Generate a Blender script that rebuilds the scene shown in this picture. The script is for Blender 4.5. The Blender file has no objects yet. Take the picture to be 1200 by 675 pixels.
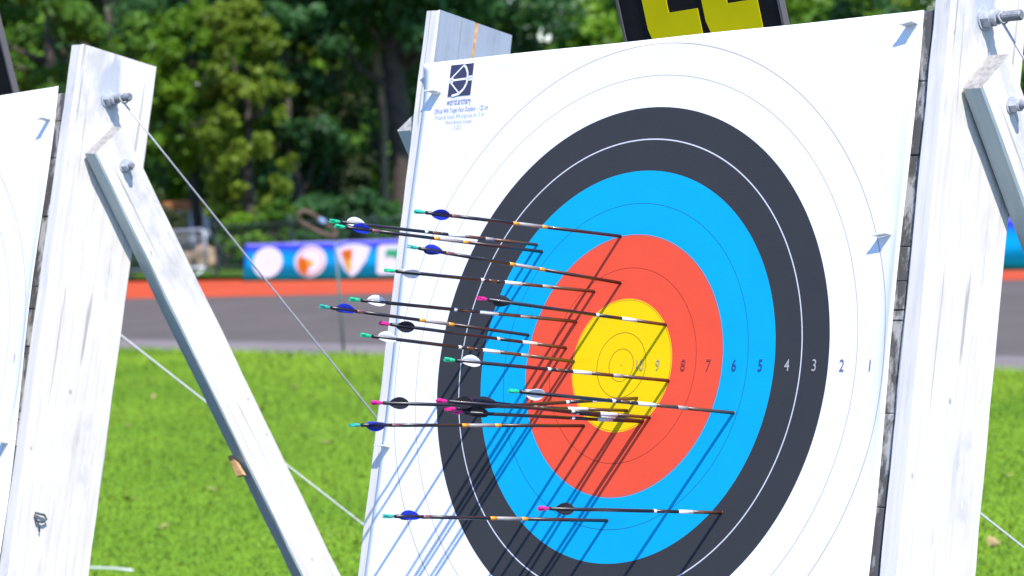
import bpy, bmesh, math, random
import numpy as np
from mathutils import Matrix, Vector, Quaternion
random.seed(7)
SC = bpy.context.scene
COL = SC.collection
R_ = math.radians

# ------------------------------------------------------------------ camera, sky, sun, exposure
cam_d = bpy.data.cameras.new('camera')
cam = bpy.data.objects.new('camera', cam_d)
COL.objects.link(cam)
# camera 1.7 m above the lawn, rolled 4 degrees, pitched 2.6 degrees down
R = Vector((0.997559, -0.003159, -0.069758)); U = Vector((0.069829, 0.045124, 0.996538)); B = Vector((0.0, -0.998976, 0.045234))
cam.matrix_world = Matrix(((R.x, U.x, B.x, 0.0), (R.y, U.y, B.y, 0.0), (R.z, U.z, B.z, 1.70), (0, 0, 0, 1)))
cam_d.sensor_width = 36.0
cam_d.lens = 3400.0 / 1200.0 * 36.0
cam_d.clip_start = 0.1
cam_d.clip_end = 3000
cam_d.dof.use_dof = True
cam_d.dof.focus_distance = 5.35
cam_d.dof.aperture_fstop = 7.2
SC.camera = cam

SUN = Vector((0.216, -0.554, 0.803)).normalized()
w = bpy.data.worlds.new("World"); SC.world = w; w.use_nodes = True
nt = w.node_tree
bg = nt.nodes['Background']; bg.inputs[1].default_value = 0.135
sky = nt.nodes.new('ShaderNodeTexSky'); sky.sky_type = 'NISHITA'; sky.sun_disc = False
sky.sun_elevation = math.asin(SUN.z); sky.sun_rotation = math.atan2(SUN.x, SUN.y)
sky.air_density = 1.6; sky.dust_density = 0.0; sky.ozone_density = 6.0
tint = nt.nodes.new('ShaderNodeMix'); tint.data_type = 'RGBA'; tint.blend_type = 'MULTIPLY'; tint.inputs[0].default_value = 1.0
tint.inputs[7].default_value = (0.80, 0.92, 1.24, 1)      # the photograph's cool white balance
nt.links.new(sky.outputs[0], tint.inputs[6]); nt.links.new(tint.outputs[2], bg.inputs[0])
sl = bpy.data.lights.new('sun', 'SUN'); sl.energy = 4.2; sl.angle = R_(0.5); sl.color = (1.0, 0.95, 0.88)
so = bpy.data.objects.new('sun', sl); COL.objects.link(so)
so.rotation_euler = SUN.to_track_quat('Z', 'Y').to_euler()
so.location = (3, -8, 12)
SC.view_settings.view_transform = 'Standard'; SC.view_settings.look = 'None'
SC.view_settings.exposure = 0.8; SC.view_settings.gamma = 1.0
SC.view_settings.use_curve_mapping = False

# ------------------------------------------------------------------ helpers
def tag(o, label=None, cat=None, group=None, kind=None):
    if label: o['label'] = label
    if cat: o['category'] = cat
    if group: o['group'] = group
    if kind: o['kind'] = kind
    return o

class MB:
    def __init__(s): s.v = []; s.f = []; s.m = []
    def add(s, vs, fs, mi=0):
        b = len(s.v); s.v += [tuple(v) for v in vs]
        for i, f in enumerate(fs):
            s.f.append(tuple(b + k for k in f)); s.m.append(mi if isinstance(mi, int) else mi[i])
    def box(s, lo, hi, mi=0, xf=None):
        (a, b, c), (d, e, g) = lo, hi
        vs = [Vector(p) for p in ((a,b,c),(d,b,c),(d,e,c),(a,e,c),(a,b,g),(d,b,g),(d,e,g),(a,e,g))]
        if xf: vs = [xf @ v for v in vs]
        s.add(vs, [(0,3,2,1),(4,5,6,7),(0,1,5,4),(1,2,6,5),(2,3,7,6),(3,0,4,7)], mi)
    def tube(s, pts, rad, n=10, mi=0, cap=True):
        pts = [Vector(p) for p in pts]
        rads = rad if isinstance(rad, (list, tuple)) else [rad] * len(pts)
        rings = []; prev = None
        for i, p in enumerate(pts):
            t = (pts[min(i+1, len(pts)-1)] - pts[max(i-1, 0)]).normalized()
            if prev is None:
                a = Vector((0,0,1)) if abs(t.z) < .9 else Vector((1,0,0))
                u = t.cross(a).normalized()
            else: u = (prev - t * prev.dot(t)).normalized()
            prev = u; v = t.cross(u)
            rings.append([p + (u*math.cos(2*math.pi*k/n) + v*math.sin(2*math.pi*k/n))*rads[i] for k in range(n)])
        vs = [q for r in rings for q in r]; fs = []; ms = []
        for i in range(len(pts)-1):
            for k in range(n):
                fs.append((i*n+k, i*n+(k+1)%n, (i+1)*n+(k+1)%n, (i+1)*n+k)); ms.append(mi if isinstance(mi, int) else mi[i])
        if cap:
            fs.append(tuple(range(n-1, -1, -1))); ms.append(mi if isinstance(mi, int) else mi[0])
            fs.append(tuple((len(pts)-1)*n+k for k in range(n))); ms.append(mi if isinstance(mi, int) else mi[-1])
        s.add(vs, fs, ms)
    def prism(s, poly, xf, h, mi=0):
        n = len(poly)
        vs = [xf @ Vector((p[0], p[1], 0)) for p in poly] + [xf @ Vector((p[0], p[1], h)) for p in poly]
        s.add(vs, [tuple(range(n-1,-1,-1)), tuple(range(n, 2*n))] + [(k, (k+1)%n, n+(k+1)%n, n+k) for k in range(n)], mi)
    def build(s, name, mats, parent=None, smooth=False, bevel=0, loc=None, seg=2):
        me = bpy.data.meshes.new(name); me.from_pydata(s.v, [], s.f)
        mats = mats if isinstance(mats, (list, tuple)) else [mats]
        for m in mats: me.materials.append(m)
        me.polygons.foreach_set('material_index', s.m)
        if smooth: me.polygons.foreach_set('use_smooth', [True]*len(s.f))
        me.update()
        if bevel:
            bm = bmesh.new(); bm.from_mesh(me)
            bmesh.ops.bevel(bm, geom=bm.edges[:], offset=bevel, segments=seg, affect='EDGES', profile=.6)
            bm.to_mesh(me); bm.free()
        o = bpy.data.objects.new(name, me); COL.objects.link(o)
        if parent: o.parent = parent
        if loc: o.location = loc
        return o

def empty(name, mat):
    o = bpy.data.objects.new(name, None); COL.objects.link(o); o.empty_display_size = .1
    o.matrix_world = mat if isinstance(mat, Matrix) else Matrix.Translation(Vector(mat))
    return o

def new_mat(name):
    m = bpy.data.materials.new(name); m.use_nodes = True
    n = m.node_tree.nodes; l = m.node_tree.links
    return m, n, l, n['Principled BSDF']
def simple(name, col, rough=.6, metal=0, spec=.5, var=0.0, scale=30, bump=0.0, coat=0):
    m, n, l, b = new_mat(name)
    b.inputs['Base Color'].default_value = (*col, 1); b.inputs['Roughness'].default_value = rough
    b.inputs['Metallic'].default_value = metal; b.inputs['Specular IOR Level'].default_value = spec
    b.inputs['Coat Weight'].default_value = coat
    if var or bump:
        tc = n.new('ShaderNodeTexCoord'); nz = n.new('ShaderNodeTexNoise'); nz.inputs['Scale'].default_value = scale; nz.inputs['Detail'].default_value = 6
        l.new(tc.outputs['Object'], nz.inputs['Vector'])
        if var:
            cr = n.new('ShaderNodeValToRGB'); cr.color_ramp.elements[0].position = .3; cr.color_ramp.elements[1].position = .7
            cr.color_ramp.elements[0].color = (*[c*(1-var) for c in col], 1); cr.color_ramp.elements[1].color = (*[min(1, c*(1+var)) for c in col], 1)
            l.new(nz.outputs[0], cr.inputs[0]); l.new(cr.outputs[0], b.inputs['Base Color'])
        if bump:
            bp = n.new('ShaderNodeBump'); bp.inputs['Strength'].default_value = bump; bp.inputs['Distance'].default_value = .01
            l.new(nz.outputs[0], bp.inputs['Height']); l.new(bp.outputs[0], b.inputs['Normal'])
    return m

def mix_rgb(n, l, fac, a, b_, mode='MIX'):
    x = n.new('ShaderNodeMix'); x.data_type = 'RGBA'; x.blend_type = mode
    for sock, val in ((x.inputs[0], fac), (x.inputs[6], a), (x.inputs[7], b_)):
        if isinstance(val, (int, float)): sock.default_value = val
        elif isinstance(val, tuple): sock.default_value = (*val, 1)
        else: l.new(val, sock)
    return x.outputs[2]
def mth(n, l, op, a, b_=None, c=None):
    x = n.new('ShaderNodeMath'); x.operation = op
    for i, val in enumerate((a, b_, c)):
        if val is None: continue
        if isinstance(val, (int, float)): x.inputs[i].default_value = val
        else: l.new(val, x.inputs[i])
    return x.outputs[0]
def noise(n, l, vec, scale, detail=5, rough=.55, sc=None):
    if sc:
        mp = n.new('ShaderNodeMapping'); mp.inputs['Scale'].default_value = sc; l.new(vec, mp.inputs[0]); vec = mp.outputs[0]
    nz = n.new('ShaderNodeTexNoise'); nz.inputs['Scale'].default_value = scale; nz.inputs['Detail'].default_value = detail; nz.inputs['Roughness'].default_value = rough
    l.new(vec, nz.inputs['Vector']); return nz.outputs[0]
def ramp(n, l, fac, pts, interp='LINEAR'):
    cr = n.new('ShaderNodeValToRGB'); cr.color_ramp.interpolation = interp
    e = cr.color_ramp.elements
    while len(e) < len(pts): e.new(.5)
    for k, (p, c) in enumerate(pts):
        e[k].position = p; e[k].color = (*c, 1) if isinstance(c, tuple) else (c, c, c, 1)
    l.new(fac, cr.inputs[0]); return cr.outputs[0]

# painted timber: white paint with grain, thin worn blue-grey streaks and scuffs
def painted_wood(name, paint=(.66,.615,.55), worn=(.44,.43,.41), wear=.55, grain_axis='Y'):
    m, n, l, b = new_mat(name)
    tc = n.new('ShaderNodeTexCoord'); v = tc.outputs['Object']
    s1 = (1, .05, 1) if grain_axis == 'Y' else (1, 1, .05)
    g = noise(n, l, v, 90, 6, .6, s1)
    big = noise(n, l, v, 7, 5, .6, (1.2, .35, 1.2))
    scuff = noise(n, l, v, 24, 8, .7, (1, .5, 1))
    base = ramp(n, l, g, [(.30, tuple(c*.86 for c in paint)), (.55, paint)])
    f = mth(n, l, 'MULTIPLY', ramp(n, l, big, [(wear, 0.0), (wear+.10, .75)]), ramp(n, l, scuff, [(.42, 0.15), (.58, 1.0)]))
    c1 = mix_rgb(n, l, f, base, worn)
    # bare patch worn round the big bolt
    vm = n.new('ShaderNodeVectorMath'); vm.operation = 'SUBTRACT'; l.new(v, vm.inputs[0]); vm.inputs[1].default_value = (.68, .640+1.346, -.090)
    vs_ = n.new('ShaderNodeVectorMath'); vs_.operation = 'MULTIPLY'; l.new(vm.outputs[0], vs_.inputs[0]); vs_.inputs[1].default_value = (1, 12, 26)
    vl = n.new('ShaderNodeVectorMath'); vl.operation = 'LENGTH'; l.new(vs_.outputs[0], vl.inputs[0])
    patch = ramp(n, l, mth(n, l, 'ADD', vl.outputs['Value'], mth(n, l, 'MULTIPLY', mth(n, l, 'SUBTRACT', scuff, .5), 2.2)), [(.55, .8), (.95, 0.0)])
    c1 = mix_rgb(n, l, patch, c1, (.34,.37,.42))
    speck = ramp(n, l, noise(n, l, v, 34, 2, .5, (1, .6, 1)), [(.74, 0.0), (.78, .8)])
    c1 = mix_rgb(n, l, speck, c1, (.24,.24,.25))
    crack = ramp(n, l, noise(n, l, v, 60, 3, .5, (1, .03, 1)), [(.30, 1.0), (.34, 0.0)])
    c2 = mix_rgb(n, l, mth(n, l, 'MULTIPLY', crack, .6), c1, (.20,.19,.18))
    l.new(c2, b.inputs['Base Color']); b.inputs['Roughness'].default_value = .55; b.inputs['Specular IOR Level'].default_value = .35
    bp = n.new('ShaderNodeBump'); bp.inputs['Strength'].default_value = .35; bp.inputs['Distance'].default_value = .002
    l.new(mth(n, l, 'ADD', g, mth(n, l, 'MULTIPLY', scuff, .5)), bp.inputs['Height']); l.new(bp.outputs[0], b.inputs['Normal'])
    return m
M_WOOD = painted_wood('painted_wood')
M_GREYWOOD = painted_wood('grey_wood', paint=(.27,.31,.36), worn=(.22,.25,.29), wear=.5)  # greyer colour for the inner side of one stand's left boards
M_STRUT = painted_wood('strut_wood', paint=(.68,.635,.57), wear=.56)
M_STRUTSHADE = painted_wood('strut_shade_wood', paint=(.42,.49,.47), worn=(.30,.36,.35), wear=.5)  # front side of the legs: teal-grey with its shade put into the colour
M_RAW = simple('raw_wood', (.42,.24,.10), .8, var=.3, scale=60, bump=.3)
M_ENDGRAIN = simple('end_grain', (.30,.28,.26), .8, var=.3, scale=90, bump=.4)
M_BOLT = simple('painted_bolt', (.24,.245,.26), .45, metal=.35, var=.25, scale=60, bump=.2)
M_NUT = simple('nut', (.40,.42,.45), .5, metal=.15, var=.2, scale=80, bump=.2)
M_RUST = simple('rusty_washer', (.30,.19,.12), .8, metal=.2, var=.4, scale=90)
M_WIRE = simple('wire_cable', (.42,.42,.42), .5, metal=.3, var=.2, scale=300)

def foam_mat():
    m, n, l, b = new_mat('layered_foam')
    tc = n.new('ShaderNodeTexCoord'); v = tc.outputs['Object']
    s = ramp(n, l, noise(n, l, v, 30, 7, .7, (1, .35, 1)), [(.50, 0.0), (.60, 1.0)])
    c = mix_rgb(n, l, s, (.085,.083,.083), (.40,.40,.40))
    l.new(c, b.inputs['Base Color']); b.inputs['Roughness'].default_value = .8
    return m
M_FOAM = foam_mat()

# printed target face: ring colours are concentric in the sheet's own coordinates
def paper_mat():
    m, n, l, b = new_mat('target_face_print')
    tc = n.new('ShaderNodeTexCoord'); v = tc.outputs['Object']
    sp = n.new('ShaderNodeSeparateXYZ'); l.new(v, sp.inputs[0])
    r = mth(n, l, 'SQRT', mth(n, l, 'ADD', mth(n, l, 'POWER', sp.outputs[0], 2), mth(n, l, 'POWER', sp.outputs[1], 2)))
    W_ = (.82,.82,.83); Y_ = (.86,.56,.003); RD = (.78,.082,.040); BL = (.001,.345,.60); BK = (.038,.039,.044)
    col = ramp(n, l, r, [(0, Y_), (.122, RD), (.244, BL), (.366, BK), (.488, W_)], 'CONSTANT')
    def line(rad, wd):
        return mth(n, l, 'LESS_THAN', mth(n, l, 'ABSOLUTE', mth(n, l, 'SUBTRACT', r, rad)), wd)
    for rad, wd, c, k in ((.0305,.0008,(.30,.20,.01),1),(.061,.0008,(.30,.20,.01),1),(.1225,.0007,(.5,.2,.02),1),(.183,.0006,(.28,.03,.02),1),(.2443,.0008,(.25,.12,.15),.8),(.305,.0006,(.01,.10,.26),1),
                        (.427,.0012,(.62,.62,.66),1),(.549,.0010,(.44,.39,.34),.95),(.61,.0011,(.40,.35,.30),.95)):
        col = mix_rgb(n, l, mth(n, l, 'MULTIPLY', line(rad, wd), k), col, c)
    # centre cross
    cx = mth(n, l, 'LESS_THAN', mth(n, l, 'ABSOLUTE', sp.outputs[0]), .0005); cy = mth(n, l, 'LESS_THAN', mth(n, l, 'ABSOLUTE', sp.outputs[1]), .0005)
    cr = mth(n, l, 'MULTIPLY', mth(n, l, 'MAXIMUM', cx, cy), mth(n, l, 'LESS_THAN', r, .004))
    col = mix_rgb(n, l, cr, col, (.4,.3,.01))
    # woven reinforcement and soft print unevenness
    wv = n.new('ShaderNodeTexWave'); wv.wave_type = 'BANDS'; wv.bands_direction = 'Y'; wv.inputs['Scale'].default_value = 95; wv.inputs['Distortion'].default_value = 1.0
    l.new(v, wv.inputs[0])
    wv2 = n.new('ShaderNodeTexWave'); wv2.wave_type = 'BANDS'; wv2.bands_direction = 'X'; wv2.inputs['Scale'].default_value = 95; wv2.inputs['Distortion'].default_value = 1.0
    l.new(v, wv2.inputs[0])
    weave = mth(n, l, 'MULTIPLY', wv.outputs['Fac'], wv2.outputs['Fac'])
    nz = noise(n, l, v, 9, 6, .6)
    k = mth(n, l, 'ADD', mth(n, l, 'MULTIPLY', weave, .07), ramp(n, l, nz, [(.3, .89), (.7, .95)]))
    hs = n.new('ShaderNodeVectorMath'); hs.operation = 'SCALE'; l.new(col, hs.inputs[0]); l.new(k, hs.inputs['Scale'])
    l.new(hs.outputs[0], b.inputs['Base Color'])
    b.inputs['Roughness'].default_value = .85; b.inputs['Specular IOR Level'].default_value = .12
    bp = n.new('ShaderNodeBump'); bp.inputs['Strength'].default_value = .25; bp.inputs['Distance'].default_value = .003
    l.new(mth(n, l, 'ADD', mth(n, l, 'MULTIPLY', weave, .15), noise(n, l, v, 5, 3, .5)), bp.inputs['Height']); l.new(bp.outputs[0], b.inputs['Normal'])
    return m
M_PAPER = paper_mat()

# ------------------------------------------------------------------ ground
def sheet(name, poly, z, mat, kind='structure'):
    me = bpy.data.meshes.new(name); me.from_pydata([(x, y, z) for x, y in poly], [], [tuple(range(len(poly)))])
    me.materials.append(mat); o = bpy.data.objects.new(name, me); COL.objects.link(o); o['kind'] = kind
    return o
def ground_mat(name, c1, c2, scale, c3=None, bump=.4, fine=60):
    m, n, l, b = new_mat(name)
    tc = n.new('ShaderNodeTexCoord'); v = tc.outputs['Object']
    a = noise(n, l, v, scale, 8, .65); f = noise(n, l, v, fine, 4, .6)
    col = ramp(n, l, a, [(.35, c1), (.65, c2)])
    col = mix_rgb(n, l, mth(n, l, 'MULTIPLY', f, .6), col, tuple(c*.6 for c in c1))
    if c3: col = mix_rgb(n, l, ramp(n, l, noise(n, l, v, scale*.45, 6, .7), [(.60, 0.0), (.72, .55)]), col, c3)
    l.new(col, b.inputs['Base Color']); b.inputs['Roughness'].default_value = .95; b.inputs['Specular IOR Level'].default_value = .1
    bp = n.new('ShaderNodeBump'); bp.inputs['Strength'].default_value = bump; bp.inputs['Distance'].default_value = .02
    l.new(f, bp.inputs['Height']); l.new(bp.outputs[0], b.inputs['Normal'])
    return m
M_LAWN = ground_mat('lawn_grass', (.115,.245,.014), (.16,.31,.018), 1.1, (.24,.29,.07), .15, 260)
M_FIELD = ground_mat('rough_grass', (.05,.11,.015), (.09,.16,.02), .5, (.16,.13,.06), .5, 30)
M_TRACK = ground_mat('grey_track', (.115,.094,.082), (.145,.120,.105), .9, None, .2, 80)
M_APRON = ground_mat('pale_kerb', (.20,.165,.16), (.25,.21,.20), 1.2, None, .2, 60)
M_RED = ground_mat('red_track', (.50,.070,.026), (.56,.088,.034), .8, None, .2, 80)

# grass edge, red front and red back lines, as straight lines across the field
def ext(p, q, a, b_):
    p = Vector(p); q = Vector(q); d = (q - p).normalized()
    return (p - d*a), (q + d*b_)
G0, G1 = ext((-3.93,29.35), (3.25,19.62), 45, 22)
R0, R1 = ext((-5.67,42.83), (5.4,31.12), 45, 30)
K0, K1 = ext((-6.45,49.96), (5.71,33.4), 45, 30)
sheet('ground', [(-900,-300),(900,-300),(900,1600),(-900,1600)], -.012, M_FIELD)
dn = Vector((.806,.592))
def strip(name, a0, a1, b0, b1, z, mat): return sheet(name, [tuple(a0), tuple(a1), tuple(b1), tuple(b0)], z, mat)
strip('track', G0, G1, R0, R1, -.004, M_TRACK)
strip('track_kerb', G0, G1, G0+dn*1.1, G1+dn*1.1, 0.0, M_APRON)
strip('red_track', R0, R1, K0, K1, 0.0, M_RED)
sheet('lawn', [tuple(G0), (G0.x+(G0.y-8.4)*(G1.x-G0.x)/(G0.y-G1.y), 8.4), (-60,8.4), (-60,G0.y)], -.004, M_LAWN)
M_UNSEEN = ground_mat('dull_unseen_ground', (.05,.05,.055), (.07,.07,.075), 1.0, None, .3, 50)  # unseen dull ground, added to keep green bounce light off the faces
sheet('unseen_ground', [(-60,-12),(40,-12),(40,8.4),(-60,8.4)], -.008, M_UNSEEN)

def leafy(name, c1, c2, trans=.3, rough=.5, up=0):
    m, n, l, b = new_mat(name)
    at = n.new('ShaderNodeAttribute'); at.attribute_name = 'tone'
    col = ramp(n, l, at.outputs['Fac'], [(0, c1), (1, c2)])
    l.new(col, b.inputs['Base Color']); b.inputs['Roughness'].default_value = rough; b.inputs['Specular IOR Level'].default_value = .25
    tr = n.new('ShaderNodeBsdfTranslucent'); l.new(mix_rgb(n, l, .5, col, (.12,.22,.01)), tr.inputs[0])
    if up:      # blades of a dense sward share most of their light: soften the facet normals towards upright
        ge = n.new('ShaderNodeNewGeometry'); s1 = n.new('ShaderNodeVectorMath'); s1.operation = 'SCALE'; s1.inputs['Scale'].default_value = 1-up; l.new(ge.outputs['Normal'], s1.inputs[0])
        s2 = n.new('ShaderNodeVectorMath'); s2.operation = 'ADD'; s2.inputs[1].default_value = (0,0,up); l.new(s1.outputs[0], s2.inputs[0])
        s3 = n.new('ShaderNodeVectorMath'); s3.operation = 'NORMALIZE'; l.new(s2.outputs[0], s3.inputs[0]); l.new(s3.outputs[0], b.inputs['Normal'])
    ms = n.new('ShaderNodeMixShader'); ms.inputs[0].default_value = trans
    l.new(b.outputs[0], ms.inputs[1]); l.new(tr.outputs[0], ms.inputs[2])
    l.new(ms.outputs[0], n['Material Output'].inputs['Surface'])
    return m

def tone_mesh(name, verts, faces_n, tone, mat, per):
    """verts (N*per,3); one polygon for every per vertices"""
    me = bpy.data.meshes.new(name); nv = len(verts); nf = nv // per
    me.vertices.add(nv); me.vertices.foreach_set('co', verts.astype(np.float32).ravel())
    me.loops.add(nv); me.loops.foreach_set('vertex_index', np.arange(nv, dtype=np.int32))
    me.polygons.add(nf); me.polygons.foreach_set('loop_start', np.arange(0, nv, per, dtype=np.int32))
    me.polygons.foreach_set('loop_total', np.full(nf, per, dtype=np.int32))
    at = me.attributes.new('tone', 'FLOAT', 'POINT'); at.data.foreach_set('value', tone.astype(np.float32))
    me.materials.append(mat); me.update(calc_edges=True)
    return me

# blades of grass on the lawn (nobody could count them)
rng = np.random.default_rng(3)
def make_grass():
    N = 700000
    y = rng.uniform(8.5, 33, N*2); x = rng.uniform(-1, 1, N*2) * (y*.28 + 2.0)
    # inside the lawn: on the near side of the edge line
    d = np.array([G1.x-G0.x, G1.y-G0.y]); d /= np.linalg.norm(d)
    side = (x-G0.x)*d[1] - (y-G0.y)*d[0]
    k = side < -0.0 if ((0-G0.x)*d[1]-(0-G0.y)*d[0]) < 0 else side > 0
    x, y, side = x[k][:N], y[k][:N], np.abs(side[k][:N]); n = len(x)
    patch = .5 + .5*np.sin(x*1.7+np.sin(y*.9)*2)*np.sin(y*1.3+np.cos(x*1.1)*1.5)
    h = rng.uniform(.006, .015, n) * (1 + .35*patch) + np.where(side < 1.5, rng.uniform(0, .06, n)*rng.random(n), 0) + np.where(side < .3, rng.uniform(0, .08, n)*rng.random(n), 0)
    a = rng.uniform(0, 2*np.pi, n); wd = rng.uniform(.002, .004, n) * (1 + y/25)
    lean = rng.normal(0, .8, (n, 2)) * h[:, None]
    V = np.zeros((n, 3, 3))
    V[:,0,0] = x - np.cos(a)*wd; V[:,0,1] = y - np.sin(a)*wd
    V[:,1,0] = x + np.cos(a)*wd; V[:,1,1] = y + np.sin(a)*wd
    V[:,2,0] = x + lean[:,0]; V[:,2,1] = y + lean[:,1]; V[:,2,2] = h
    V[:,:2,2] = -.0038
    t = np.clip(rng.normal(.5, .11, n) + (patch-.5)*.5 + np.where(side < 1.5, .2, 0) + .18*np.sin(y*2.1+.4*np.sin(x)), 0, 1)
    me = tone_mesh('grass', V.reshape(-1,3), 1, np.repeat(t, 3), leafy('grass_blades', (.115,.245,.011), (.225,.385,.022), .12, .8, .80), 3)
    o = bpy.data.objects.new('grass', me); COL.objects.link(o)
    tag(o, 'short bright green mown grass of the archery field', 'grass', kind='stuff')
make_grass()

# ------------------------------------------------------------------ archery target assembly (local axes: X along the face, Y up the face, Z out of the face)
FACE = Matrix(((0.7052, 0.18226, -0.68518), (-0.70901, 0.18128, -0.6815), (0.0, 0.96639, 0.25706)))
ax = FACE.col[0].normalized(); az = FACE.col[2].normalized(); az = (az - ax*az.dot(ax)).normalized(); ay = az.cross(ax)
FACE = Matrix((ax, ay, az)).transposed()
CEN_MAIN = Vector((0.1918, 5.3466, 1.301)); CEN_LEFT = CEN_MAIN + Vector((-1.7308, 1.5445, .012))
FOOT = 1.346
def frame_at(p): return Matrix.Translation(p) @ FACE.to_4x4()

def rough_board(mb, x0, x1, y0, y1, z0, z1, nseg=26, amp=.0016, mi=(0,0,0,0,0,0), seed=0, topcut=0.0):
    """board along Y with slightly uneven arrises; mi: +X, -X, +Z, -Z, top, bottom"""
    rnd = random.Random(seed); vs = []
    ys = [y0 + (y1-y0)*k/nseg for k in range(nseg+1)]
    c = .0035
    prof = [(x0+c,z0),(x1-c,z0),(x1,z0+c),(x1,z1-c),(x1-c,z1),(x0+c,z1),(x0,z1-c),(x0,z0+c)]
    for j, y in enumerate(ys):
        for (x, z) in prof:
            yy = y + (rnd.uniform(-amp, amp)*2 if j == nseg else 0) - (topcut*(z-z1)/(z0-z1) if j == nseg else 0)
            vs.append((x+rnd.uniform(-amp,amp)*.6, yy, z+rnd.uniform(-amp,amp)))
    fs = []; ms = []
    side = [mi[3], mi[0], mi[0], mi[0], mi[2], mi[2], mi[1], mi[1]]
    side[0] = mi[3]; side[1] = mi[3]; side[3] = mi[2]; side[5] = mi[2]; side[7] = mi[3]
    side = [mi[3], mi[3], mi[0], mi[2], mi[2], mi[2], mi[1], mi[3]]
    for j in range(nseg):
        for k in range(8):
            fs.append((j*8+k, j*8+(k+1)%8, (j+1)*8+(k+1)%8, (j+1)*8+k)[::-1]); ms.append(side[k])
    fs.append(tuple(range(8))); ms.append(mi[5])
    fs.append(tuple(nseg*8+k for k in range(7,-1,-1))); ms.append(mi[4])
    mb.add(vs, fs, ms)

def hexnut(mb, c, axis, r, h, mi=0, rot=0.3):
    q = Vector((0,0,1)).rotation_difference(Vector(axis)).to_matrix().to_4x4()
    xf = Matrix.Translation(Vector(c)) @ q
    mb.prism([(r*math.cos(rot+k*math.pi/3), r*math.sin(rot+k*math.pi/3)) for k in range(6)], xf, h, mi)
    mb.prism([(r*.8*math.cos(k*math.pi/8), r*.8*math.sin(k*math.pi/8)) for k in range(16)], xf @ Matrix.Translation((0,0,h)), h*.12, mi)

def bolt(parent, c, L, rr=.0088, nr=.0175, full=True):
    mb = MB()
    c = Vector(c)
    mb.prism([(nr*1.25*math.cos(k*math.pi/12), nr*1.25*math.sin(k*math.pi/12)) for k in range(24)],
             Matrix.Translation(c) @ Matrix.Rotation(math.pi/2, 4, 'Y'), .0025, 1)
    hexnut(mb, c + Vector((.0025,0,0)), (1,0,0), nr, .016, 1)
    if full: mb.prism([(rr*1.5*math.cos(k*math.pi/8), rr*1.5*math.sin(k*math.pi/8)) for k in range(16)],
             Matrix.Translation(c+Vector((.0205,0,0))) @ Matrix.Rotation(math.pi/2, 4, 'Y'), .009, 1)
    pts = [c, c + Vector((L-.003,0,0)), c + Vector((L,0,0))]
    mb.tube(pts, [rr, rr, rr*.8], 16, 0)
    # thread ridges
    k = 0; x = .032
    while x < L-.004:
        mb.tube([c+Vector((x,0,0)), c+Vector((x+.0012,0,0)), c+Vector((x+.0024,0,0))], [rr, rr*1.07, rr], 16, 0, False); x += .0028
    o = mb.build('bolt', [M_BOLT, M_NUT], parent)
    return o

def stand(cen, label, seed, grey_left=False):
    base = cen - ay*FOOT*1.0
    root = empty('target_stand', frame_at(base))
    tag(root, label, 'target stand', 'archery target stands in a row')
    F = FOOT
    # side boards: each made of two planks set edge to edge
    for s in (1, -1):
        x0, x1 = (.640,.680) if s > 0 else (-.655,-.615)
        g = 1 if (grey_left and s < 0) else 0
        mb = MB()
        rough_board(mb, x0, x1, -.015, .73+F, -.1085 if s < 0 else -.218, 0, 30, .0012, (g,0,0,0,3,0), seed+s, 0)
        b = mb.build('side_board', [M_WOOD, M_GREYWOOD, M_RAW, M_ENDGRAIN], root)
        if s < 0:
            mb = MB()
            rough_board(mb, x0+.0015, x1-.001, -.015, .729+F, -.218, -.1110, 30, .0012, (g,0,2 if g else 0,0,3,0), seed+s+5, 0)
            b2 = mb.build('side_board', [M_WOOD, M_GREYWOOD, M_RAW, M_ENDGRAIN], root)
            if grey_left: b['label'] = 'board with grey inner side'
        # rear leg bolted on the outside of the board
        sx0, sx1 = (.686,.728) if s > 0 else (-.712,-.668)
        L = 1.99
        mb = MB()
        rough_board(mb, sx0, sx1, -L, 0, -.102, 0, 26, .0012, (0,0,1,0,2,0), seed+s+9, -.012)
        d = Vector((0, .75, .66)).normalized()      # up the leg
        zl = Vector((0, -.66, .75)).normalized()    # local z: front side of the leg
        mat = Matrix((Vector((1,0,0)), d, zl)).transposed().to_4x4()
        mat.translation = Vector((0, .486+F, -.042 if s > 0 else -.012))
        leg = mb.build('rear_leg', [M_STRUT, M_STRUTSHADE, M_ENDGRAIN], root)
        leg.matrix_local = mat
        if s > 0:
            bolt(root, (x1, .625+F, -.094), .078)
            bolt(root, (sx1, .475+F, -.128), .030, .007, .0125, False)
        else:
            m2 = bolt(root, (0,0,0), .04, .0088, .0175, False); m2.matrix_local = Matrix.Translation((x0, .625+F, -.094)) @ Matrix.Rotation(math.pi, 4, 'Z')
            m3 = bolt(root, (0,0,0), .03, .007, .0125, False); m3.matrix_local = Matrix.Translation((sx0, .475+F, -.145)) @ Matrix.Rotation(math.pi, 4, 'Z')
    # layered foam butt
    mb = MB(); rnd = random.Random(seed); y = -.66; 
    while y < .60:
        h = rnd.choice([.018,.05,.085,.13,.16,.06]); 
        if y + h > .58: h = .624 - y
        dx = rnd.uniform(0, .004); 
        mb.box((-.612, y+F+.0004, -.195), (.632+dx*.5, y+h+F-.0004, -.008-dx), 0); y += h
    mb.build('foam_butt', M_FOAM, root, bevel=.0015, seg=1)
    mb = MB(); mb.box((-.613, F-.77, -.20), (.638, F-.665, -.02)); mb.box((-.613, F-.2, -.232), (.638, F-.1, -.20)); 
    mb.build('cross_rail', M_WOOD, root, bevel=.003)
    return root

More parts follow.
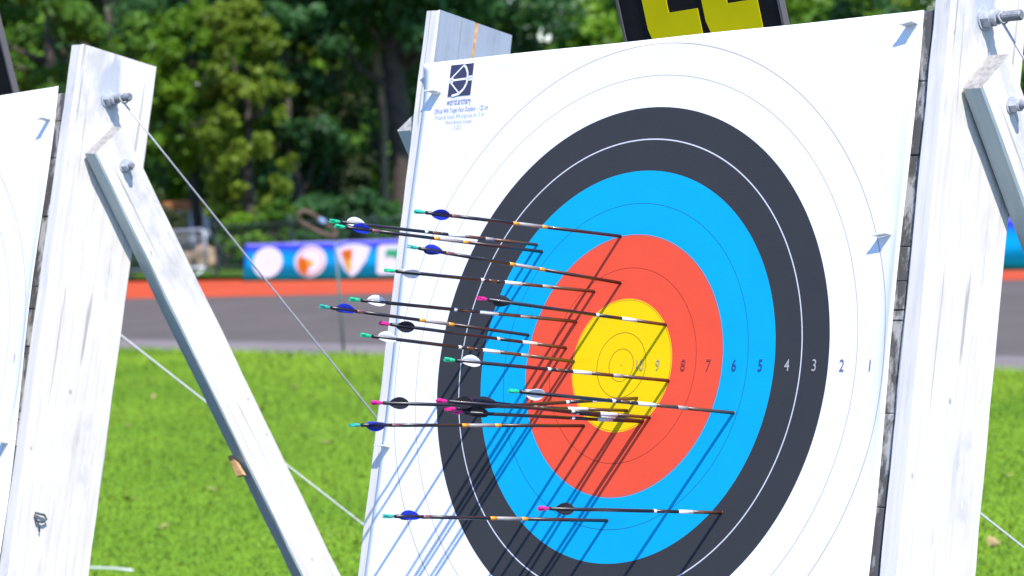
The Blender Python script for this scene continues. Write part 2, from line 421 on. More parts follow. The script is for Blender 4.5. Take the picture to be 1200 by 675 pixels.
def face(cen, label, tilt=0.0, dx=0, droop=0):
    nx, ny = 84, 84; vs = []
    rnd = random.Random(5)
    W0, W1, H0, H1 = -.6265, .6255, -.626, .620
    for j in range(ny+1):
        for i in range(nx+1):
            x = W0 + (W1-W0)*i/nx; y = H0 + (H1-H0)*j/ny
            z = .001
            e = max(0, abs(x)-.60)/.026
            z += e*.0025*(1+math.sin(y*9+x)*.8)
            if x > .588:   # right edge waves in and out along the height
                k = (x-.588)/.0375
                x += k*k*(.004*math.sin(y*5.0+1.2) - .003*(1-(y/.62)**2) + .004*max(0,y)) ; z += k*k*.004*(1+math.sin(y*6.5+.6))
            if y > .5: z += ((y-.5)/.12)**2 * .0015*(1+math.sin(x*14))
            # top left corner curls off the butt
            d = (-(x+.6265)+.10) + (y-.62+.02)
            q = max(0, (-x-.6265+.075) + (y-.620) )/.075 if y > .5 else 0
            if q > 0: z += q*q*.016; y -= q*q*.006; x += q*q*.002
            vs.append((x, y, z))
    n = (nx+1)
    fs = [(j*n+i, j*n+i+1, (j+1)*n+i+1, (j+1)*n+i) for j in range(ny) for i in range(nx)]
    mb = MB(); mb.add(vs, fs, 0)
    o = mb.build('target_face', M_PAPER, smooth=True)
    sm = o.modifiers.new('thickness', 'SOLIDIFY'); sm.thickness = .0007; sm.offset = -1
    o.matrix_world = frame_at(cen) @ Matrix.Translation((dx, 0, 0)) @ Matrix.Rotation(R_(tilt), 4, 'Z')
    tag(o, label, 'target face', 'printed archery target faces')
    return o

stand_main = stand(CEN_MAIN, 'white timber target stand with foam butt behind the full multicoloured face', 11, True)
stand_left = stand(CEN_LEFT, 'white timber target stand at the left edge, cut off by the frame', 47, False)
face_main = face(CEN_MAIN, 'paper ring target face stuck full of arrows')
face_left = face(CEN_LEFT, 'paper target face with no arrows, mostly out of the picture at left', 1.5, .012)

def staple():
    # a bent wire staple driven into the outer side of the left stand's board
    mb = MB(); c = Vector((.682, -.333+FOOT, -.056))
    loop = [c+Vector((.004, .010, .012)), c+Vector((.006,.008,-.012)), c+Vector((.007,-.001,-.018)), c+Vector((.006,-.008,-.010)), c+Vector((.005,-.008,.006)), c+Vector((.003,.006,.012))]
    mb.tube(loop, .0026, 8); o = mb.build('wire_staple', M_DKIRON, stand_left, smooth=True)
    mb = MB(); mb.tube([c+Vector((.004,-.006,.004)), c+Vector((.005,-.020,-.004)), c+Vector((.004,-.030,-.006))], .0017, 8); mb.build('staple_tail', M_DKIRON, o, smooth=True)
M_DKIRON = simple('dark_iron', (.05,.07,.08), .6, metal=.3)
staple()
# ---- printing on the face
def text_mesh(name, s, size, mat, parent, loc, sx=1.0, align='CENTER', z=.0022, bold=0.0, shear=0, rotz=0, sy=1):
    cu = bpy.data.curves.new(name, 'FONT'); cu.body = s; cu.size = size; cu.align_x = align; cu.align_y = 'CENTER'; cu.offset = bold; cu.shear = shear; cu.resolution_u = 3
    to = bpy.data.objects.new(name+'_tmp', cu); COL.objects.link(to)
    dg = bpy.context.evaluated_depsgraph_get(); me = bpy.data.meshes.new_from_object(to.evaluated_get(dg))
    bpy.data.objects.remove(to)
    me.name = name; me.materials.clear(); me.materials.append(mat)
    o = bpy.data.objects.new(name, me); COL.objects.link(o); o.parent = parent
    o.location = (loc[0], loc[1], z); o.scale = (sx, sy, 1); o.rotation_euler = (0,0,rotz)
    return o
INK = simple('ink_dark', (.10,.10,.16), .6); INKY = simple('ink_on_yellow', (.42,.34,.12), .6); INKR = simple('ink_on_red', (.26,.03,.025), .6)
INKB = simple('ink_on_blue', (.01,.05,.22), .6); INKW = simple('ink_white', (.36,.35,.36), .6); INKG = simple('ink_grey', (.13,.13,.22), .6)
NAVY = simple('logo_navy', (.035,.035,.075), .6); PWHITE = simple('logo_white', (.80,.80,.82), .6); FAINT = simple('ink_faint', (.34,.34,.44), .6); VIOLET = simple('ink_violet', (.13,.13,.34), .6)
for par in (face_main, face_left):
    for s, x, mt in (('10',.046,INKY),('9',.0915,INKY),('8',.1535,INKR),('7',.214,INKR),('6',.275,INKB),('5',.336,INKB),('4',.397,INKW),('3',.458,INKW),('2',.519,INKG),('1',.580,INKG)):
        text_mesh('ring_number', s, .030, mt, par, (x, -.0005), .80, bold=.0001)
def logo(par):
    x0, x1, y0, y1 = -.556, -.490, .545, .610
    mb = MB(); mb.add([(x0,y0,.0022),(x1,y0,.0022),(x1,y1,.0022),(x0,y1,.0022)], [(0,1,2,3)])
    lg = mb.build('emblem', NAVY, par)
    mb = MB()
    def stroke(pts, wd):
        for (a, b_) in zip(pts[:-1], pts[1:]):
            a = Vector((*a,0)); b_ = Vector((*b_,0)); d = (b_-a).normalized(); nrm = Vector((-d.y, d.x, 0))*wd/2; a = a-d*wd*.2; b_ = b_+d*wd*.2
            z = Vector((0,0,.0029)); mb.add([a-nrm+z, b_-nrm+z, b_+nrm+z, a+nrm+z], [(0,1,2,3)])
    wd = x1-x0; hh = y1-y0
    P = lambda u, v: (x0+u*wd, y0+v*hh)
    stroke([P(.60,.97), P(.04,.53)], .0030); stroke([P(.04,.47), P(.52,.06)], .0030)          # string
    limb = [P(.58,.97), P(.70,.86), P(.78,.70), P(.80,.52), P(.78,.36), P(.68,.20), P(.50,.06), P(.20,.01)]
    stroke(limb, .0048); stroke([P(.06,.50), P(.98,.53)], .0040)                               # arrow
    stroke([P(.04,.50), P(.15,.505)], .010); stroke([P(.88,.525), P(.97,.53)], .010)
    for (a, b_) in zip(limb[:-1], limb[1:]): pass
    mb.build('bow_mark', PWHITE, lg)
    text_mesh('print_line', 'world.archery', .0205, VIOLET, par, (-.521, .5335), .60, bold=.0001)
    text_mesh('print_line', 'Official WA Target Face Outdoor \u2013 122 cm', .0140, VIOLET, par, (-.512, .516), .62)
    text_mesh('print_line', 'Printed by licence, WA target face no. 12 cm', .0125, FAINT, par, (-.514, .5035), .62)
    text_mesh('print_line', 'World Archery licensed', .0125, FAINT, par, (-.515, .4915), .62)
    text_mesh('print_line', '\u00a9 2012', .0125, FAINT, par, (-.516, .480), .62)
logo(face_main)

# ---- flat pins that hold the sheet
M_PIN = simple('pin_plastic', (.78,.77,.74), .5); M_PINB = simple('pin_edge', (.66,.62,.56), .6)
def pin(cen, x, y, ln, wd, label, ang=0.0):
    root = empty('target_pin', frame_at(cen) @ Matrix.Translation((x, y, .002)) @ Matrix.Rotation(ang, 4, 'Z'))
    tag(root, label, 'pin', 'flat pins holding the target faces')
    mb = MB(); t = .0011
    poly = [(-wd*.5,0),(wd*.5,0),(wd*.5,ln),(wd*.42,ln+.001),(-wd*.42,ln+.001),(-wd*.5,ln)]
    xf = Matrix(((1,0,0,0),(0,0,1,-t/2),(0,1,0,0),(0,0,0,1)))
    mb.prism(poly, xf, t); mb.build('pin_blade', M_PIN, root)
    mb = MB(); mb.box((-wd*.52,-t*1.3,ln-.001),(wd*.52,t*1.3,ln+.002)); mb.build('pin_head', M_PINB, root)
    return root
pin(CEN_MAIN, -.590, .556, .019, .028, 'white flat pin left of the dark bow emblem')
pin(CEN_MAIN, .600, .596, .018, .026, 'white flat pin near the top right corner of the face with arrows', .15)
pin(CEN_MAIN, .585, .226, .015, .028, 'white flat pin right of the outer rings, above the number 1', .12)
pin(CEN_MAIN, -.612, -.165, .022, .022, 'white flat pin low on the left margin beside the arrows')
pin(CEN_LEFT, .595, .560, .022, .018, 'white flat pin in the upper corner of the face without arrows', .2)
pin(CEN_LEFT, .60, -.175, .020, .028, 'white flat pin low on the margin of the face without arrows')

# ---- number boards behind the butts
M_BLACK = simple('board_black', (.007,.007,.008), .75, spec=.15, var=.3, scale=25); M_YEL = simple('digit_yellow', (.62,.52,.001), .8, spec=.1, var=.06, scale=12)
M_BEDGE = simple('board_edge', (.09,.08,.08), .7)
def number_board(cen, digits, x0, x1, yb, label):
    h = .42; wd = x1-x0
    root = empty('number_board', frame_at(cen) @ Matrix.Translation(((x0+x1)/2, yb, -.165)) @ Matrix.Rotation(R_(25), 4, 'X') @ Matrix.Rotation(R_(2.0), 4, 'Z'))
    tag(root, label, 'number board', 'target number boards')
    mb = MB(); mb.box((-wd/2,0,-.012),(wd/2,h,0)); mb.build('panel', [M_BLACK], root, bevel=.002)
    for s in (-1,1):
        mb = MB(); mb.box((s*(wd/2+.003)-.003, 0, -.014), (s*(wd/2+.003)+.003, h, .002)); mb.build('panel_edge', M_BEDGE, root)
    seg = {'2': [(0,.27,.142,.33),(.084,.165,.142,.27),(0,.135,.142,.195),(0,.05,.058,.135),(0,0,.142,.062)]}
    for k, ch in enumerate(digits):
        mb = MB(); ox = -.134 + k*.150
        # block digit outline with small chamfers
        poly = [(.010,0),(.136,0),(.136,.061),(.062,.061),(.062,.120),(.136,.160),(.136,.290),(.108,.330),(.028,.330),(0,.295),(0,.235),(.062,.235),(.062,.268),(.076,.268),(.076,.205),(0,.150),(0,.035)]
        xf = Matrix.Translation((ox, .060, .0015))
        mb.prism(poly, xf, .0015); mb.build('digit', M_YEL, root)
    return root
number_board(CEN_MAIN, '22', -.205, .190, .600, 'black number board with yellow 22 above the face full of arrows')
number_board(CEN_LEFT, '2', -.165, .250, .600, 'black number board behind the stand at the far left')

# ------------------------------------------------------------------ arrows
M_CARB = simple('carbon_shaft', (.014,.011,.016), .35, coat=.1); M_COPP = simple('shaft_copper', (.09,.035,.016), .35, coat=.1)
M_DARKBR = simple('shaft_brown', (.035,.013,.010), .35, coat=.1)
M_ORB = simple('band_orange', (.70,.30,.02), .4); M_WHB = simple('band_white', (.72,.72,.72), .4); M_GRB = simple('band_grey', (.30,.27,.26), .4); M_PKB = simple('band_pink', (.16,.06,.07), .4)
M_SIL = simple('point_steel', (.35,.34,.33), .35, metal=.8)
SH = [M_CARB, M_COPP, M_ORB, M_WHB, M_GRB, M_PKB, M_DARKBR, M_SIL]
def vane_mat(name, c):
    m, n, l, b = new_mat(name); b.inputs['Base Color'].default_value = (*c, 1); b.inputs['Roughness'].default_value = .35
    tr = n.new('ShaderNodeBsdfTranslucent'); tr.inputs[0].default_value = (*c, 1); ms = n.new('ShaderNodeMixShader'); ms.inputs[0].default_value = .3
    l.new(b.outputs[0], ms.inputs[1]); l.new(tr.outputs[0], ms.inputs[2]); l.new(ms.outputs[0], n['Material Output'].inputs['Surface']); return m
V_BLUE = vane_mat('vane_blue', (.008,.028,.42)); V_WHITE = vane_mat('vane_white', (.78,.79,.84)); V_BLACK = vane_mat('vane_black', (.018,.016,.024))
N_GREEN = vane_mat('nock_green', (.02,.62,.30)); N_TEAL = vane_mat('nock_teal', (.04,.50,.38)); N_PINK = vane_mat('nock_pink', (.80,.02,.30))
def vane_mesh(kind):
    # local: shaft along Z, root at x=radius, tip of the vane outwards along X; slight curl like a spin vane
    mb = MB(); n = 14; L = .044; H = .0080 if kind == 'blue' else .0090; t = .00045; rows = []
    for i in range(n+1):
        u = i/n
        prof = (math.sin(math.pi*u**1.12)**.62) if 0 < u < 1 else 0.02
        hgt = H*prof; z = u*L
        for k, f in enumerate((0, .5, 1)):
            curl = .0035*f*f*prof
            rows.append((.0024+hgt*f, curl, z))
    m_ = len(rows); vs = [(x, y-t, z) for x, y, z in rows] + [(x, y+t, z) for x, y, z in rows]
    fs = []
    for i in range(n):
        for k in range(2):
            a = i*3+k; fs.append((a, a+1, a+4, a+3)); fs.append((m_+a, m_+a+3, m_+a+4, m_+a+1))
        a = i*3+2; fs.append((a, m_+a, m_+a+3, a+3)); a = i*3; fs.append((a, a+3, m_+a+3, m_+a))
    mb.add(vs, fs); return mb
def nock_mesh(L=.019, r=.0036):
    mb = MB()
    mb.tube([(0,0,-.003),(0,0,.001),(0,0,.004),(0,0,.010)], [.0026,.0032,r,r*.9], 12)
    for s in (1,-1):   # two ears with the string groove between them
        mb.box((s*.0019-.0012,-.0026,.0095),(s*.0019+.0012,.0026,L))
    return mb
KIND = {   # shaft segments as fractions of the length from the face: (to, material index)
 'blue': [(.374,6),(.402,2),(.515,4),(.543,2),(.80,0),(.835,5),(.99,0)],
 'white': [(.22,1),(.265,4),(.365,1),(.448,3),(.485,0),(.525,1),(.548,0),(.562,3),(.99,0)],
 'pink': [(.165,1),(.248,3),(.372,0),(.388,3),(.99,0)],
}
# tip px-free data: X, Y on the face, outward direction (x,y,z), kind, nock, label
ARROWS = [
 (-.037,.244,(0,-.057,.522),'blue','t','blue-vaned arrow with teal nock, the uppermost one, stuck where blue meets red'),
 (-.255,.234,(0,-.057,.525),'white','g','white-vaned arrow in the upper left blue ring, just above its blue-vaned twin'),
 (-.239,.220,(0,-.053,.525),'blue','g','blue-vaned arrow in the upper left blue ring, just below a white-vaned one'),
 (-.024,.155,(0,-.034,.540),'blue','t','blue-vaned arrow stuck in the upper red ring, second arrow down on the right'),
 (-.089,.140,(0,-.057,.528),'white','g','white-vaned arrow in the upper red ring, its vanes lost against the white paper edge'),
 (.101,.075,(0,-.036,.481),'pink','p','pink-nocked black-vaned arrow stuck at the upper right rim of the yellow'),
 (-.127,.083,(0,-.058,.567),'white','g','white-vaned green-nocked arrow in the left red ring, its vanes above the leftmost blue vanes'),
 (-.250,.058,(0,-.037,.528),'blue','t','blue-vaned arrow reaching farthest left over the grey track'),
 (-.146,.033,(0,-.034,.474),'pink','p','pink-nocked black-vaned arrow in the left red ring over the pale margin'),
 (-.122,.007,(0,-.040,.536),'white','g','white-vaned green-nocked arrow ending just left of the yellow, below the pink-nocked one'),
 (.122,-.028,(0,-.052,.559),'white','g','white-vaned arrow across the yellow centre, its vanes on the black ring'),
 (.285,-.085,(0,-.047,.561),'white','g','white-vaned arrow stuck in the right blue ring near the number 5'),
 (.027,-.084,(-.012,-.079,.615),'pink','p','long pink-nocked black-vaned arrow whose nock hangs over the left paper margin'),
 (.086,-.096,(0,-.050,.532),'pink','p','pink-nocked arrow at the lower rim of the yellow, the leftmost nock of the tight cluster'),
 (.070,-.103,(.004,-.030,.462),'pink','p','pink-nocked arrow whose nock sits highest and farthest right in the tight cluster'),
 (.049,-.061,(0,-.092,.475),'pink','p','pink-nocked arrow rising towards its tip in the lower part of the yellow'),
 (.066,-.104,(0,-.053,.472),'pink','p','pink-nocked arrow with the lowest nock of the tight cluster'),
 (-.077,-.114,(0,-.083,.576),'blue','t','blue-vaned arrow below the tight cluster, stuck in the lower left red ring'),
 (.008,-.288,(0,-.060,.551),'blue','t','blue-vaned arrow in the bottom blue ring, the lowest nock on the left'),
 (.281,-.263,(0,-.050,.457),'pink','p','pink-nocked black-vaned arrow at the lower right where blue meets black'),
]
vmesh = {}
for k_, vm in (('blue',V_BLUE),('white',V_WHITE),('pink',V_BLACK)):
    tmp = vane_mesh(k_).build('vane', vm); vmesh[k_] = tmp.data; bpy.data.objects.remove(tmp)
nmesh = {}
for k_, nm in (('g',N_GREEN),('t',N_TEAL),('p',N_PINK)):
    tmp = nock_mesh().build('nock', nm, smooth=False); nmesh[k_] = tmp.data; bpy.data.objects.remove(tmp)
for i, (x, y, D, kind, nk, lab) in enumerate(ARROWS):
    D = Vector(D); L = D.length; d = D.normalized()
    q = Vector((0,0,1)).rotation_difference(d).to_matrix().to_4x4()
    root = empty('arrow', frame_at(CEN_MAIN) @ Matrix.Translation((x, y, .002)) @ q)
    tag(root, lab, 'arrow', 'arrows stuck in the target face')
    rnd = random.Random(i*13+3)
    LS = L - .027
    pts = [(0,0,-.07)]; mi = []
    pts.append((0,0,0)); mi.append(6)
    for (fr, m_) in KIND[kind]:
        z = min(fr*L, LS)
        if z <= pts[-1][2]+1e-4: continue
        pts.append((0,0,z)); mi.append(m_)
        if fr*L >= LS: break
    if pts[-1][2] < LS: pts.append((0,0,LS)); mi.append(0)
    rad = .0032 if kind != 'pink' else .0031
    # duplicate rings so that band colours stay crisp; white/orange bands stand slightly proud
    mb = MB()
    for a in range(len(pts)-1):
        r_ = rad*1.06 if mi[a] in (2,3,4,5) else rad
        mb.tube([pts[a], pts[a+1]], r_, 14, mi[a])
    sh = mb.build('shaft', SH, root); 
    for p in sh.data.polygons: p.use_smooth = len(p.vertices) == 4
    nko = bpy.data.objects.new('nock', nmesh[nk]); COL.objects.link(nko); nko.parent = root; nko.location = (0,0,LS+.008)
    ang0 = rnd.uniform(0, 2*math.pi/3) if i not in (1,2) else (1.2 if i == 1 else .9)
    nko.rotation_euler = (0,0,ang0)
    # pin bushing between nock and shaft
    mb = MB(); mb.tube([(0,0,LS-.001),(0,0,LS+.008)], .0023, 10); mb.build('nock_bush', M_CARB, root)
    z0 = LS - .012 - .044
    for k in range(3):
        vo = bpy.data.objects.new('vane', vmesh[kind]); COL.objects.link(vo); vo.parent = root
        vo.location = (0,0,z0); vo.rotation_euler = (0,0,ang0 + k*2*math.pi/3)

# ------------------------------------------------------------------ guy wires and small things near the stands
M_WIREP = simple('wire_pale', (.70,.70,.68), .6, var=.1, scale=300)
def wire(cen, s, v, label, rad=.0022, cm=None):
    f = frame_at(cen); a = f @ Vector(s); dirw = FACE @ Vector(v)
    b_ = a + dirw*((-.02 - a.z)/dirw.z)
    mb = MB(); n = 12; pts = []
    for k in range(n+1):
        t = k/n; p = a.lerp(b_, t); p = p + Vector((0,0,-.006*4*t*(1-t))); pts.append(p - a)
    mb.tube(pts, rad, 8)
    root = empty('guy_wire', a); tag(root, label, 'guy wire', 'guy wires of the target stands')
    mb.build('cable', cm or M_WIRE, root, smooth=True)
    mb = MB(); e = b_-a; mb.tube([e+Vector((0,0,.10)), e-Vector((0,0,.1))], .008, 8); mb.build('ground_peg', M_RUST, root)
    mb = MB(); # loop round the bolt
    f3 = FACE
    pts = [f3 @ Vector((.002*math.sin(t*3), .0115*math.cos(t), .0115*math.sin(t))) + (f3 @ Vector((0,.010,0))) for t in [k*2*math.pi/20 for k in range(41)]]
    mb.tube(pts, rad*.8, 6); mb.build('wire_loop', M_WIRE, root, smooth=True)
wire(CEN_LEFT, (.738,.613,-.094), (.15,-1,-1.34), 'thin steel guy wire running steeply down from the bolt of the left stand')
wire(CEN_MAIN, (.720,.613,-.094), (.2,-1,-1.14), 'thin guy wire hanging from the big bolt at the right edge')
wire(CEN_LEFT, (-.69,.72,-.2), (.2,-1,-2.195), 'thin pale guy wire crossing the lawn behind the left rear leg', .0028, M_WIREP)
wire(CEN_MAIN, (-.69,.60,-.1), (.2,-1,-2.785), 'thin guy wire crossing the lawn at the right edge', .0026, M_WIREP)
def leg_wedge():
    f = frame_at(CEN_LEFT)
    # small raw timber block nailed behind the rear leg of the left stand
    p = Vector((.690, -.140, -.585))
    root = empty('timber_wedge', f @ Matrix.Translation(p)); tag(root, 'small raw brown timber wedge behind the rear leg of the left stand', 'wedge')
    mb = MB(); mb.prism([(-.018,.016),(.024,-.032),(.050,-.026),(-.004,.020)], Matrix.Identity(4), .010); mb.build('wedge_block', M_RAW, root, bevel=.002)
leg_wedge()

# ------------------------------------------------------------------ far side of the track
def at(px, py, Y):
    """a point of the place at distance Y, from where it stands in the 1200 px wide photograph"""
    d = R*((px-600)/3400) - U*((py-337.5)/3400) - B
    return Vector((0,0,1.7)) + d*(Y/d.y)

def banner_mat():
    m, n, l, b = new_mat('banner_print')
    tc = n.new('ShaderNodeTexCoord'); sp = n.new('ShaderNodeSeparateXYZ'); l.new(tc.outputs['Object'], sp.inputs[0])
    z = mth(n, l, 'DIVIDE', sp.outputs[2], .60)
    wv = noise(n, l, tc.outputs['Object'], 1.2, 2)
    z = mth(n, l, 'ADD', z, mth(n, l, 'MULTIPLY', mth(n, l, 'SUBTRACT', wv, .5), .10))
    col = ramp(n, l, z, [(0.0, (.0,.22,.13)), (.07, (.0,.26,.20)), (.12, (.0,.52,.62)), (.45, (.0,.42,.74)), (.72, (.0,.20,.70)), (.86, (.02,.04,.58)), (.945, (.04,.03,.50)), (.975, (.26,.25,.60))])
    l.new(col, b.inputs['Base Color']); b.inputs['Roughness'].default_value = .8; b.inputs['Specular IOR Level'].default_value = .1
    return m
M_BAN = banner_mat(); M_BWHITE = simple('banner_white', (.82,.82,.84), .7); M_BORANGE = simple('banner_orange', (.66,.15,.01), .8, spec=.1); M_BYEL = simple('banner_yellow', (.75,.48,.02), .5)
M_BPINK = simple('banner_tan', (.62,.30,.16), .5); M_BGREEN = simple('banner_green', (.01,.38,.13), .5); M_BGREY = simple('banner_grey', (.35,.33,.38), .5)
M_STEEL = simple('barrier_steel', (.36,.38,.40), .4, metal=.5, var=.15, scale=20)
def banner(p0, p1, label, marks):
    p0 = Vector((*p0,0)); p1 = Vector((*p1,0)); d = (p1-p0); L = d.length; d.normalize(); nrm = Vector((d.y,-d.x,0))
    if nrm.y > 0: nrm = -nrm
    # frame: X along, Z up, local -Y faces the field
    mt = Matrix((d, -nrm, Vector((0,0,1)))).transposed().to_4x4(); mt.translation = p0; mt = mt @ Matrix.Rotation(R_(-9), 4, 'X')
    root = empty('advertising_banner', mt); tag(root, label, 'banner', 'printed banners along the track')
    mb = MB(); n = 40
    vs = []; fs = []
    for k in range(n+1):
        x = L*k/n; y = .012*math.sin(x*3.1)
        vs += [(x, y, 0), (x, y+.01*math.sin(x*2), .60)]
    for k in range(n): fs.append((2*k, 2*k+2, 2*k+3, 2*k+1))
    mb.add(vs, fs); pr = mb.build('printed_sheet', M_BAN, root, smooth=True)
    sm = pr.modifiers.new('thickness', 'SOLIDIFY'); sm.thickness = .004; sm.offset = 1
    for x in [L*k/4 for k in range(5)]:
        mb = MB(); mb.tube([(x,.05,-.02),(x,.05,.62)], .02, 8); mb.build('post', M_STEEL, root)
    for (nm, mat, x, z, poly, dy) in marks:
        mb = MB(); xf = Matrix(((1,0,0,x),(0,0,1,-.026-dy),(0,1,0,z),(0,0,0,1)))
        mb.prism(poly, xf, .003); mb.build(nm, mat, root)
    return root
def ell(rx, rz, n=28): return [(rx*math.cos(2*math.pi*k/n), rz*math.sin(2*math.pi*k/n)) for k in range(n)]
BP0 = (-4.29, 46.45); BP1 = (-.9, 41.85); bd = (Vector(BP1)-Vector(BP0)).normalized()
def along(px, py=305):
    d = R*((px-600)/3400) - U*((py-337.5)/3400) - B; k = d.x/d.y
    # solve p0.x + t*bd.x = k*(p0.y + t*bd.y)
    return (k*BP0[1]-BP0[0])/(bd.x-k*bd.y)
s_ = (along(380)-along(344))/36.0   # metres along the sheet for one unit of apparent width
x1, x2, x3, x4 = along(312), along(362), along(412), along(459)
Rr = 18*s_; Rz = .245
shield = [(-19*s_,.19),(-9*s_,.235),(0,.25),(9*s_,.235),(19*s_,.19),(15*s_,.0),(7*s_,-.17),(0,-.25),(-7*s_,-.17),(-15*s_,.0)]
marks = [('round_logo', M_BWHITE, x1, .30, ell(Rr, Rz), 0), ('logo_dot', M_BGREY, x1, .31, ell(1.2*s_, .015), .004),
         ('round_logo', M_BWHITE, x2, .30, ell(Rr*1.02, Rz), 0), ('logo_rim', M_BPINK, x2, .30, ell(Rr*.86, Rz*.88), .004), ('logo_rim', M_BWHITE, x2+.5*s_, .30, ell(Rr*.74, Rz*.76), .008),
         ('logo_mark', M_BORANGE, x2-6*s_, .24, [(-7*s_,.09),(-2*s_,.14),(3*s_,.08),(8*s_,.09),(8*s_,-.01),(4*s_,-.07),(5*s_,-.14),(-3*s_,-.14),(-8*s_,-.04)], .012), ('logo_mark', M_BYEL, x2+1*s_, .27, ell(4*s_,.05,8), .016),
         ('shield_logo', M_BWHITE, x3, .30, shield, 0), ('shield_mark', M_BORANGE, x3-7*s_, .33, [(-7*s_,.12),(6*s_,.15),(6*s_,-.19),(1*s_,-.17)], .004), ('shield_mark', M_BYEL, x3-4*s_, .24, [(-3*s_,.07),(3*s_,.07),(2.5*s_,-.12),(0,-.12)], .008),
         ('square_logo', M_BWHITE, x4, .30, [(-17*s_,-.19),(-14*s_,-.22),(14*s_,-.22),(17*s_,-.19),(17*s_,.19),(14*s_,.22),(-14*s_,.22),(-17*s_,.19)], 0),
         ('square_mark', M_BGREEN, x4, .38, [(-8*s_,-.06),(-3*s_,-.03),(9*s_,-.10),(9*s_,.07),(-8*s_,.07)], .004)]
banner(BP0, BP1, 'blue banner with white round, shield and square logos on the far edge of the track', marks)
banner((-.6, 41.5), (2.6, 37.1), 'blue banner hidden behind the face full of arrows', [])
banner((2.9, 36.7), (7.5, 30.9), 'blue and green banner glimpsed behind the rear leg at the right edge', [])

# thin pole with a looped brown head, on the near edge of the track
def marker_pole():
    p = Vector((-1.58, 26.55, 0)); root = empty('marker_pole', p)
    tag(root, 'thin grey-green pole with a bent brown looped head at the grass edge', 'pole')
    mb = MB(); mb.tube([(0,0,-.02),(-.004,0,1.12)], .0135, 10); mb.build('pole', simple('pole_paint', (.11,.15,.13), .6, var=.2, scale=10), root, smooth=True)
    Y = 26.55; q = [at(x, y, Y) - p for x, y in ((395,276),(388,266),(376,258),(364,250),(357,247),(351,249),(349,256),(355,262),(366,268),(378,274),(388,277),(395,276))]
    q = [v + Vector((0, .02*math.sin(k), 0)) for k, v in enumerate(q)]
    mb = MB(); mb.tube(q, .022, 8); mb.build('looped_head', simple('head_brown', (.09,.052,.035), .8, var=.4, scale=8), root, smooth=True)
    a = at(374,257,Y)-p; b_ = at(381,261,Y)-p
    mb = MB(); mb.tube([a,b_], .027, 8); mb.build('head_tape', simple('tape_blue', (.16,.25,.42), .5), root)
marker_pole()

# steel crowd barriers and dark railing
def barrier(pa, pb, h, label):
    pa = Vector(pa); pb = Vector(pb); d = pb-pa; L = d.length; ang = math.atan2(d.y, d.x)
    root = empty('crowd_barrier', Matrix.Translation(pa) @ Matrix.Rotation(ang, 4, 'Z')); tag(root, label, 'barrier', 'steel barriers beyond the track')
    mb = MB(); mb.tube([(.0,0,.12),(0,0,h-.06),(.06,0,h),(L-.06,0,h),(L,0,h-.06),(L,0,.12)], .030, 8); mb.tube([(0,0,.14),(L,0,.14)], .026, 8); mb.build('barrier_frame', M_STEEL, root, smooth=True)
    mb = MB(); k = .14
    while k < L-.05: mb.tube([(k,0,.14),(k,0,h)], .009, 6); k += .14
    mb.build('upright_bars', M_STEEL, root, smooth=True)
    for x in (.05, L-.05):
        mb = MB(); mb.tube([(x,-.3,.0),(x,-.05,.10),(x,0,.16),(x,.05,.10),(x,.3,0)], .022, 8); mb.build('foot', M_STEEL, root, smooth=True)
barrier((-8.7,53.2,0), (-7.05,51.9,0), .80, 'steel crowd barrier partly hidden behind the left stand')
barrier((-6.95,51.8,0), (-5.28,50.6,0), .80, 'pale steel crowd barrier right of the left rear leg')
def railing(pa, pb, n):
    pa = Vector(pa); pb = Vector(pb); d = pb-pa; L = d.length; ang = math.atan2(d.y, d.x)
    M_ = simple('rail_dark', (.03,.045,.035), .6)
    root = empty('railing', Matrix.Translation(pa) @ Matrix.Rotation(ang, 4, 'Z')); tag(root, 'low dark green railing running behind the blue banners', 'railing')
    mb = MB()
    for z in (.12,.48,.84): mb.tube([(0,0,z),(L,0,z)], .02, 6)
    mb.build('rail', M_, root)
    mb = MB(); k = 0
    while k < L: mb.tube([(k,0,.12),(k,0,.84)], .008, 5); k += .16
    mb.build('infill_bars', M_, root)
    for k in range(n+1):
        mb = MB(); mb.tube([(L*k/n,.03,-.02),(L*k/n,.03,.92)], .03, 8); mb.build('post', M_, root)
railing((-5.15,50.9,0), (12.5,29.5,0), 12)

